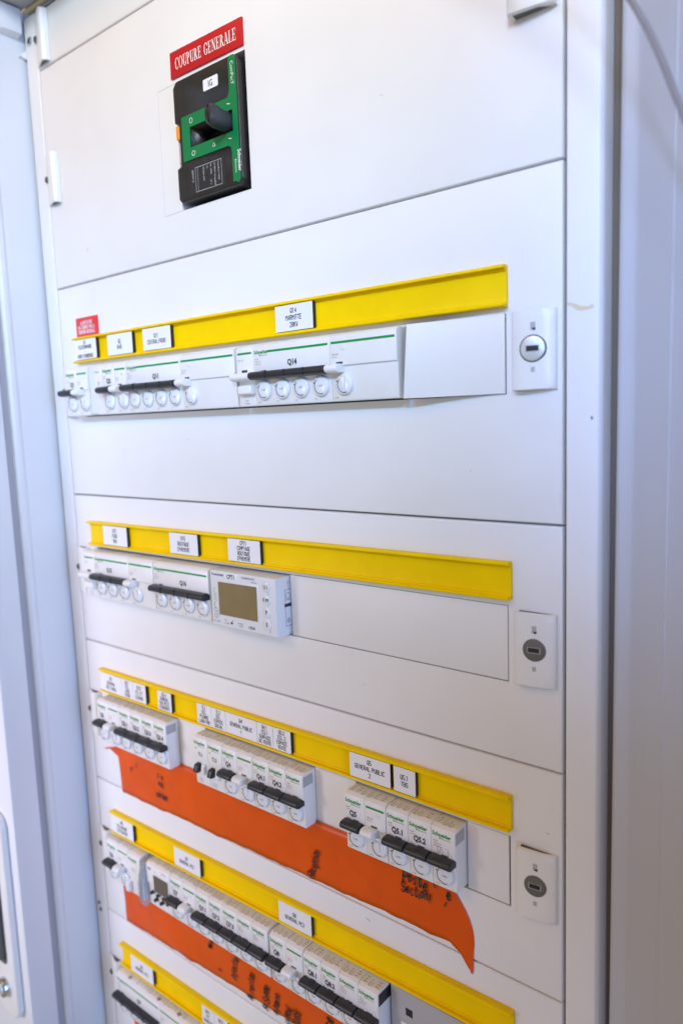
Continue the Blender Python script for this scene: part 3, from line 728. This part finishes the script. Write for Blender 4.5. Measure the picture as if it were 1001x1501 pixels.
# serif capitals: thick stems, thin hairlines, bracketed feet (unit = cap height)
T_, t_ = .17, .06
def serif_glyph(ch):
    V = lambda x, w=T_: ('v', x, w)
    S_ = lambda x, z, w=.34: ('h', x, z, w)
    out = []
    def arc(cx, cz, rx, rz, a0, a1, n=14, thick=T_, thin=t_):
        L_, R_ = [], []
        for i in range(n + 1):
            a = math.radians(a0 + (a1 - a0) * i / n); w = thin + (thick - thin) * abs(math.cos(a)) ** 1.4
            L_.append((cx + (rx) * math.cos(a), cz + rz * math.sin(a))); R_.append((cx + (rx - w) * math.cos(a), cz + (rz - w * .8) * math.sin(a)))
        out.append([[L_[i], L_[i + 1], R_[i + 1], R_[i]] for i in range(n)])
    def bx(x0, x1, z0, z1): out.append([[(x0, z0), (x1, z0), (x1, z1), (x0, z1)]])
    def sl(x0, z0, x1, z1, w): out.append([[(x0 - w / 2, z0), (x0 + w / 2, z0), (x1 + w / 2, z1), (x1 - w / 2, z1)]])
    def stem(x, w=T_, top=1, bot=1):
        bx(x - w / 2, x + w / 2, 0, 1)
        if bot: bx(x - w / 2 - .1, x + w / 2 + .1, 0, .055)
        if top: bx(x - w / 2 - .1, x + w / 2 + .1, .945, 1)
    W_ = .8
    if ch == 'C': arc(.46, .5, .42, .52, 42, 318); bx(.74, .82, .68, .98); W_ = .84
    elif ch == 'G': arc(.46, .5, .42, .52, 42, 318); bx(.74, .82, .68, .98); bx(.66, .82, .05, .42); bx(.56, .92, .37, .43); W_ = .92
    elif ch == 'O': arc(.46, .5, .44, .52, 0, 360, 24); W_ = .92
    elif ch == 'U':
        bx(.12, .29, .3, 1); bx(.02, .4, .945, 1); bx(.68, .74, .3, 1); bx(.58, .84, .945, 1); arc(.43, .31, .31, .33, 180, 360); W_ = .86
    elif ch == 'P' or ch == 'R':
        stem(.2); arc(.3, .735, .34, .265, -90, 90); bx(.2, .32, .945, 1); bx(.2, .32, .47, .525); W_ = .7
        if ch == 'R': sl(.72, 0, .42, .49, .19); bx(.6, .9, 0, .055); W_ = .86
    elif ch == 'E': stem(.2); bx(.2, .7, .945, 1); bx(.2, .74, 0, .055); bx(.2, .56, .48, .54); bx(.65, .7, .74, 1); bx(.68, .74, 0, .27); bx(.52, .56, .38, .64); W_ = .78
    elif ch == 'N': stem(.14, .06); sl(.72, 0, .14, 1, .19); bx(.69, .75, 0, 1); bx(.59, .85, .945, 1); bx(0, .2, .945, 1); W_ = .86
    elif ch == 'A': sl(.1, 0, .42, 1, .06); sl(.72, 0, .40, 1, .19); bx(.22, .6, .3, .36); bx(-.02, .24, 0, .055); bx(.54, .88, 0, .055); W_ = .86
    elif ch == 'L': stem(.2); bx(.2, .7, 0, .055); bx(.64, .7, 0, .28); W_ = .74
    return out, W_
b = MB(); x = 0; k = 0; CH = 8.2; quads = []
for ch in 'COUPURE GENERALE':
    if ch == ' ': x += .5; continue
    out, w = serif_glyph(ch)
    for grp in out:
        k += 1
        for q in grp: quads.append(([(x + a, z) for a, z in q], 1.78 + k * .0015))
    x += w + .07
sx = 69.5 / (x * CH)
for q, d in quads: b.poly([(-313.2 + a * CH * sx, 639.6 + z * CH - .6 * (a * CH * sx) / 70) for a, z in q], d)
b.build('lettering', 'white_ink', rs)
r2 = thing('warning_sign', 'small red sign reading ALIMENTATION above the top left label', 'sign', (-463, 0, 451))
MB().box(-480.8, -445.8, .1, 1.6, 451.6, 468.8).build('plate', 'red_bright', r2, bevel=.2)
for i, t in enumerate(['ALIMENTATION', 'NON COUPEE PAR LA', 'COUPURE GENERALE']):
    MB().stroke(t, -463.3, 462.4 - i * 4.2, 1.7, 2.9, xs=min(.66, 31 / ((len(t) * 5.6 - 1.2) * 2.9 / 6)), w=.5).build('lettering', 'white_ink', r2)

# ================================================================== MAIN SWITCH
ms = thing('main_switch', 'black and green main switch with grey toggle, under the red sign', 'switch', (-277, 0, 539))
X0, X1, Z0, Z1, DS = -313.4, -240.4, 538.8, 628.4, 5.6
prof = [(X0, Z0 + 3), (X0 + 3, Z0), (X1 - 4, Z0), (X1, Z0 + 4), (X1, Z1 - 4), (X1 - 4, Z1), (X0 + 4, Z1), (X0, Z1 - 4), (X0, 598.5), (X0 + 4.8, 597), (X0 + 4.8, 566), (X0, 564.5)]
cs = MB().prism_d(prof, -40, DS).build('case', 'black_case', ms, bevel=.9, seg=3)
gp = [(-304.6, 600.6), (-252.5, 600.2), (-249.6, 602.5), (-249.4, 606), (-249.4, 627.2), (-247, 628.2), (-243, 627.6), (-242.2, 625), (-242.2, 542.5), (-244, 540), (-249, 540), (-249.6, 541.5), (-249.8, 562), (-250.6, 566), (-254, 567.6), (-304.6, 567.8)]
wx0, wx1, wz0, wz1 = -295.3, -247.4, 576.6, 591.4
# green surround as pieces around the handle window
b = MB()
b.prism_d([(-304.6, 567.8), (wx0, 567.8), (wx0, 600.6), (-304.6, 600.6)], DS - .5, DS + .55)
b.prism_d([(wx0, wz1), (wx1, wz1), (wx1, 606), (-249.4, 606), (-249.9, 603), (-252.5, 600.5), (wx0, 600.6)], DS - .5, DS + .55)
b.prism_d([(wx0, 567.8), (-254, 567.6), (-250.6, 566), (-249.8, 562), (wx1, 562), (wx1, wz0), (wx0, wz0)], DS - .5, DS + .55)
b.prism_d([(wx1, 541.5), (-244, 540.2), (-242.2, 542.5), (-242.2, 625), (-243.4, 627.4), (-246, 628), (wx1, 627.6)], DS - .5, DS + .55)
b.prism_d([(-249.4, 606), (wx1, 606), (wx1, 627.6), (-248.6, 627.2), (-249.4, 626)], DS - .5, DS + .55)
b.prism_d([(-249.8, 541.6), (wx1, 541.5), (wx1, 562), (-249.8, 562)], DS - .5, DS + .55)
gs = b.build('green_surround', 'green_plate', ms)
cut = MB().box(wx0, wx1, -14, 30, wz0, wz1).build('cutter', 'dark', ms)
bo_ = cs.modifiers.new('cut', 'BOOLEAN'); bo_.operation = 'DIFFERENCE'; bo_.object = cut; bo_.solver = 'EXACT'
bpy.context.view_layer.update()
nm = bpy.data.meshes.new_from_object(cs.evaluated_get(bpy.context.evaluated_depsgraph_get()))
cs.modifiers.clear(); cs.data = nm; bpy.data.objects.remove(cut)
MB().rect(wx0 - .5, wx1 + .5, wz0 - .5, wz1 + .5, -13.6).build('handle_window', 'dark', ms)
MB().box(-276, -273.6, -13, 1.5, wz0 + .2, wz0 + 1.4).build('slide_rail', 'steel', ms)
MB().text('ComPacT', -247.2, 623.8, DS + .66, 3.1, rot=-90, xs=.95).build('lettering', 'white_ink', gs)
MB().text('Schneider', -243.6, 562.6, DS + .66, 3.4, rot=-90, xs=.82, bold=.02).build('brand_lettering', 'white_ink', gs)
MB().text('Electric', -247.0, 556.5, DS + .66, 1.8, rot=-90, xs=1.3).build('brand_lettering', 'white_ink', gs)
b = MB()
for zz in (595.8, 571.8):
    MB().arc(-293.2 if zz > 580 else -292.2, zz, 1.75, 0, 360, .4, DS + .66, 16).build('off_mark', 'white_ink', gs)
    MB().ribbon([(-252.6, zz + .6), (-249.4, zz - .2)], .5, DS + .66).build('on_mark', 'white_ink', gs)
MB().ribbon([(-270.4, 571.4), (-268.8, 573.4), (-267, 571.4), (-268.8, 571.0), (-270.4, 571.4)], .35, DS + .66).build('trip_mark', 'white_ink', gs)
# toggle handle: tapered lever leaning out of the window, socket in its end
vs = []
secs = [(-13.0, -260.5, -248.6, 578.2, 590.0), (12, -259.8, -248.2, 577.6, 590.8), (19, -258.4, -247.2, 577.2, 591.6), (24, -256.8, -246.8, 577.6, 591.4), (25.8, -255.4, -247.6, 579.2, 590.2)]
def rr(x0, x1, z0, z1, r=4.4, n=3):
    pts = []
    for cx, cz, a in ((x1 - r, z1 - r, 0), (x0 + r, z1 - r, 90), (x0 + r, z0 + r, 180), (x1 - r, z0 + r, 270)):
        pts += [(cx + r * math.cos(math.radians(a + 90 * i / n)), cz + r * math.sin(math.radians(a + 90 * i / n))) for i in range(n + 1)]
    return pts
fs = []; nR = 16
for d, a, e, z0, z1 in secs: vs += [(x_, d, z_) for x_, z_ in rr(a, e, z0, z1)]
for k in range(len(secs) - 1): fs += [[k * nR + i, k * nR + (i + 1) % nR, (k + 1) * nR + (i + 1) % nR, (k + 1) * nR + i] for i in range(nR)]
fs += [list(range(nR))[::-1], list(range((len(secs) - 1) * nR, len(secs) * nR))]
hd = MB().add(vs, fs).build('toggle_handle', 'handle_grey', ms, smooth=50)
so = MB().disc(-251.6, 585.2, 3.1, 24.6, 26.1, 20, rim=.2).build('end_socket', 'black', hd)
MB().disc(-251.6, 585.2, 2.1, 25.4, 26.3, 18, rim=.1).build('socket_hole', 'label_core', so)
st = MB().prism_d(rr(-277.6, -261.4, 612.0, 620.0, .9, 3), DS, DS + .3).build('sticker', 'label_white', cs)
MB().text('IG', -269.5, 613.8, DS + .42, 4.6, 'c', xs=.82, bold=.012).build('sticker_lettering', 'ink', st)
npl = MB().rect(-299.6, -258.6, 541.8, 562.4, DS + .06).build('rating_plate', 'black', cs)
b = MB(); b.ribbon([(-292, 543.2), (-292, 561), (-262.4, 561), (-262.4, 543.2), (-292, 543.2)], .35, DS + .14); b.ribbon([(-289.4, 543.2), (-289.4, 561)], .3, DS + .14)
for i, (t, zz) in enumerate((('ComPacT NSX', 560), ('Ui 800V Uimp 8kV', 560), ('Ith 160A', 560), ('Ue', 560), ('AC22A 690', 560))):
    b.text(t, -266.4 - i * 4.2, zz, DS + .16, 1.75, rot=-90, bold=.012, xs=.9)
b.text('60947-3', -296, 560, DS + .16, 2.0, rot=-90, bold=.01)
b.text('160 A', -271, 549, DS + .16, 1.3, rot=-90, bold=.01); b.text('125 A', -275, 549, DS + .16, 1.3, rot=-90, bold=.01)
b.build('rating_lettering', 'grey_plate', npl)
MB().box(X0 + .2, X0 + 4.9, 0, 4.8, 586.8, 596.4).build('orange_flag', 'orange_tab', ms)
MB().box(X0 + 2.0, X0 + 4.9, 0, 4.4, 569, 584).build('slide_catch', 'grey_plate', ms)
for xx, zz in ((-300.5, 622.4), (-276.6, 563.8)): MB().disc(xx, zz, 1.1, DS - 1, DS + .1, 12, rim=.05).build('screw_hole', 'dark', cs)
for i in range(6):
    xx = -304 + random.random() * 45; zz = 604 + random.random() * 10
    MB().ribbon([(xx, zz), (xx + random.uniform(-1.5, 1.5), zz + random.uniform(-.8, .8))], .35, DS + .04).build('scuff', 'handle_grey', cs)

# ================================================================== ORANGE TAPES
def tape(name_label, outline_top, outline_bot, org, curl=None, tail=None):
    """strip between two sampled edges with small waves out of the plate"""
    o = thing('orange_tape', name_label, 'tape', org, 'orange tapes under the breakers')
    n = len(outline_top); m_ = 8; vs = []; fs = []
    for i in range(n):
        (xa, za), (xb, zb) = outline_top[i], outline_bot[i]
        for j in range(m_ + 1):
            t = j / m_; x_ = xa + (xb - xa) * t; z_ = za + (zb - za) * t
            w = .6 + .34 * math.sin(x_ * .055 + z_ * .11) + .22 * math.sin(x_ * .17 - z_ * .23) + .9 * math.exp(-((x_ * .35 + z_ + 268 + 12 * math.sin(x_ * .01)) / 1.6) ** 2)
            if t > .8: z_ += .5 * math.sin(x_ * .31) * math.sin(x_ * .083)
            e = max(0, 1 - i / 3.0) if curl else 0; cu_ = curl or 0
            vs.append((x_, max(.3, w) + e * (1 - t) ** 2 * cu_, z_))
    for i in range(n - 1):
        for j in range(m_):
            a = i * (m_ + 1) + j; fs.append([a, a + 1, a + m_ + 2, a + m_ + 1])
    ob = MB().add(vs, fs).build('tape_strip', 'orange', o, smooth=80)
    md = ob.modifiers.new('thickness', 'SOLIDIFY'); md.thickness = .00018; md.offset = 0
    return o
N = 70
tp = []; bt = []
for i in range(N):
    t = i / (N - 1)
    tp.append((-466 + t * (466 - 77.0), 55 - (0 if t < .985 else 8 * (t - .985) / .015)))
    x_ = -464.5 + t * (464.5 - 80.0); bt.append((x_, -2.6 + (x_ + 464.5) / 384 * 8.8 + .35 * math.sin(t * 31)))
# left lifted corner and right torn tail
tp = [(-489.5, 38.0), (-482.5, 41.2), (-472, 43.6)] + tp
bt = [(-489.3, 37.2), (-481.5, 39.6), (-466, 34)] + bt
tp += [(-73.5, 42.4), (-70.6, 38.6), (-67.6, 34.4), (-64.6, 28.8), (-62.8, 23), (-61.8, 18), (-61.6, 12), (-62.2, 6), (-62.4, 0), (-62.4, -6), (-62.9, -9.2)]
bt += [(-78, 4.4), (-75.5, 3.0), (-73, 2.0), (-71.4, .8), (-69.8, -1.0), (-68.6, -2.6), (-67.2, -4.4), (-66, -5.8), (-64.8, -7.4), (-64.2, -8.8), (-63.6, -9.6)]
t3 = tape('long orange tape with handwriting under the breakers Q3 to Q5', tp, bt, (-270, 0, 0), curl=2.5)
TD = 1.75
def word(par, *args, **kw): MB().stroke(*args, **kw).build('handwritten_word', 'marker', par)
word(t3, 'r', -446, 24, TD, 8, 'l', w=1.0, xs=.75, jit=.1); word(t3, 'v', -437.5, 31, TD, 10, 'l', w=.5, xs=.5, slant=.2)
for t, zz, hh in (('cde', 34, 6.4), ('vvi', 25, 7), ('cuisine', 14, 6.4)): word(t3, t, -398, zz - hh / 3, TD, hh, w=.9, xs=.58, jit=.14, track=4.9)
word(t3, 'Reception', -204.6, 5, TD, 7.0, 'l', w=.85, xs=.62, rot=72, jit=.12, track=4.3)
word(t3, 'Poste', -118, 37.8, TD, 8.4, 'l', w=1.1, xs=.60, jit=.16, track=5.0, slant=.12); word(t3, 'Section!', -119.5, 29.6, TD, 7.4, 'l', w=.88, xs=.60, jit=.14, track=4.9, slant=.12)
word(t3, 'e', -82, 37.6, TD, 8, 'l', w=1.1, xs=.62)
for pp_, ww in (([(-82.4, 35), (-83.6, 31.6)], .8), ([(-104, 47), (-96, 45.6)], 1.2), ([(-92, 45), (-90.8, 42.6)], .9)): MB().ribbon(pp_, ww, TD).build('pen_stroke', 'marker', t3)
tp = []; bt = []
for i in range(60):
    t = i / 59; x_ = -477.5 + t * 330
    tp.append((x_ - .3, -96)); bt.append((x_ + 3.2 * (1 - t), -148.8 + 15.6 * t * .85 + .3 * math.sin(t * 23)))
t4 = tape('orange tape with vertical handwriting under breakers Q6 to Q8', tp, bt, (-320, 0, -148))
word(t4, '~', -336, -118, TD, 10, 'l', w=1.5, xs=.75, rot=80); word(t4, '~', -334, -112, TD, 9, 'l', w=1.3, xs=.7, rot=70); word(t4, '>', -324.5, -135, TD, 7, 'l', w=.8, rot=80)
for t, xx, zz, hh in (('infection', -304.5, -134, 7.8), ('le restau', -284, -143, 7.6), ('la Somme', -265.5, -143, 7.6), ('a panne', -253.5, -141, 7.0), ('VITRINE', -239, -143, 6.4), ('POUSSE', -229.5, -140, 6.2)):
    word(t4, t, xx, zz, TD, hh, 'l', w=.85, xs=.58, rot=82, jit=.14, track=4.7, slant=.1)
word(t4, 'ce', -192, -122, TD, 9, 'l', w=1.2, xs=.7, rot=75, jit=.1)
tp = [(-489, -243 + 0), (-480, -238)] + [(-474 + i * 8, -246) for i in range(24)]
bt = [(-488.6, -244), (-478, -245)] + [(-472 + i * 8, -299) for i in range(24)]
tape('orange tape end under the large breaker in the bottom left corner', tp, bt, (-380, 0, -290), curl=3)

# ================================================================== NEIGHBOURS: closed cabinet on the left, opened door on the right, cable
nb = thing('closed_cabinet', 'white neighbouring cabinet door with recessed handle at the left edge', 'cabinet', (-700, 0, -700))
MB().prism_z([(-536.4, 53), (-535.6, 56), (-535.2, 77), (-536.4, 80), (-539.5, 81.2), (-800, 81.2), (-800, 53)], -700, 735).build('door', 'paint_side', nb)
hz0, hz1 = -246, -18
def rpl(x0, x1, z0, z1, r, n=6):
    pts = []
    for cx, cz, a in ((x1 - r, z1 - r, 0), (x0 + r, z1 - r, 90), (x0 + r, z0 + r, 180), (x1 - r, z0 + r, 270)):
        pts += [(cx + r * math.cos(math.radians(a + 90 * i / n)), cz + r * math.sin(math.radians(a + 90 * i / n))) for i in range(n + 1)]
    return pts
hb = MB().prism_d(rpl(-592, -548.5, hz0, hz1, 14), 81, 89).build('handle_base', 'plastic', nb, bevel=4.0, seg=4)
MB().prism_d(rpl(-590, -560.5, -186, -42, 8), 88.6, 89.3).build('handle_recess', 'cavity', hb)
MB().prism_d(rpl(-586, -564, -180, -48, 6), 88.8, 96).build('grip', 'zinc_dark', hb, bevel=1.5, seg=3)
lk = MB().disc(-570, -212, 10, 88, 95, 32, rim=1.5).build('lock_barrel', 'steel', hb)
MB().disc(-570, -212, 6, 94, 96.5, 24, rim=.6).build('lock_core', 'zinc_light', lk)
MB().box(-570.6, -569.4, 96.2, 96.7, -215.5, -208.5).build('key_slot', 'dark', lk)

od = thing('open_cabinet', 'white open cabinet door with rounded edge, right of the dark gap', 'cabinet door', (30, 0, -700))
A = math.radians(38)
# rolled edge by the hinge, a narrow front-facing bead, then the leaf swinging towards the viewer
prof = [(27.4, -40), (27.4, -7)] + [(31.4 - 4 * math.cos(math.radians(a)), -7 + 4 * math.sin(math.radians(a))) for a in range(15, 91, 15)]
prof += [(34.5, -2.9), (36.5, -2.6), (38.0, -2.0), (39.2, -1.2)]
fl = lambda t, e=0: (39.2 + t * math.cos(A) - e * math.sin(A), -1.2 + t * math.sin(A) + e * math.cos(A))
prof += [fl(8), fl(26.4), fl(26.6, .4), fl(27.2, .4), fl(27.4), fl(215), fl(215, -24), (60, -40)]
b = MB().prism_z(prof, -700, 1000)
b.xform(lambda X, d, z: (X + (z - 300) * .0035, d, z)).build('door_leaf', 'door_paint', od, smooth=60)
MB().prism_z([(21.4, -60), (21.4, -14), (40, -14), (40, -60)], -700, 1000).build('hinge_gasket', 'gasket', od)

cu = bpy.data.curves.new('cable', 'CURVE'); cu.dimensions = '3D'; cu.bevel_depth = .0014; cu.bevel_resolution = 4
spl = cu.splines.new('BEZIER')
pts = [(-40, 66, 640), (20, 64, 586), (56, 62, 534), (78, 64, 482), (110, 74, 400), (150, 92, 330)]
spl.bezier_points.add(len(pts) - 1)
for q, (x_, d, z_) in zip(spl.bezier_points, pts):
    q.co = (x_ / 1000, -d / 1000, z_ / 1000); q.handle_left_type = q.handle_right_type = 'AUTO'
co = bpy.data.objects.new('cable_tmp', cu); COL.objects.link(co); bpy.context.view_layer.update()
me = bpy.data.meshes.new_from_object(co.evaluated_get(bpy.context.evaluated_depsgraph_get()))
bpy.data.objects.remove(co)
me.materials.clear(); me.materials.append(MATS['cable'])
me.polygons.foreach_set('use_smooth', [True] * len(me.polygons))
cb = bpy.data.objects.new('cable', me); COL.objects.link(cb)
tag(cb, 'thin grey cable hanging across the upper right corner', 'cable')
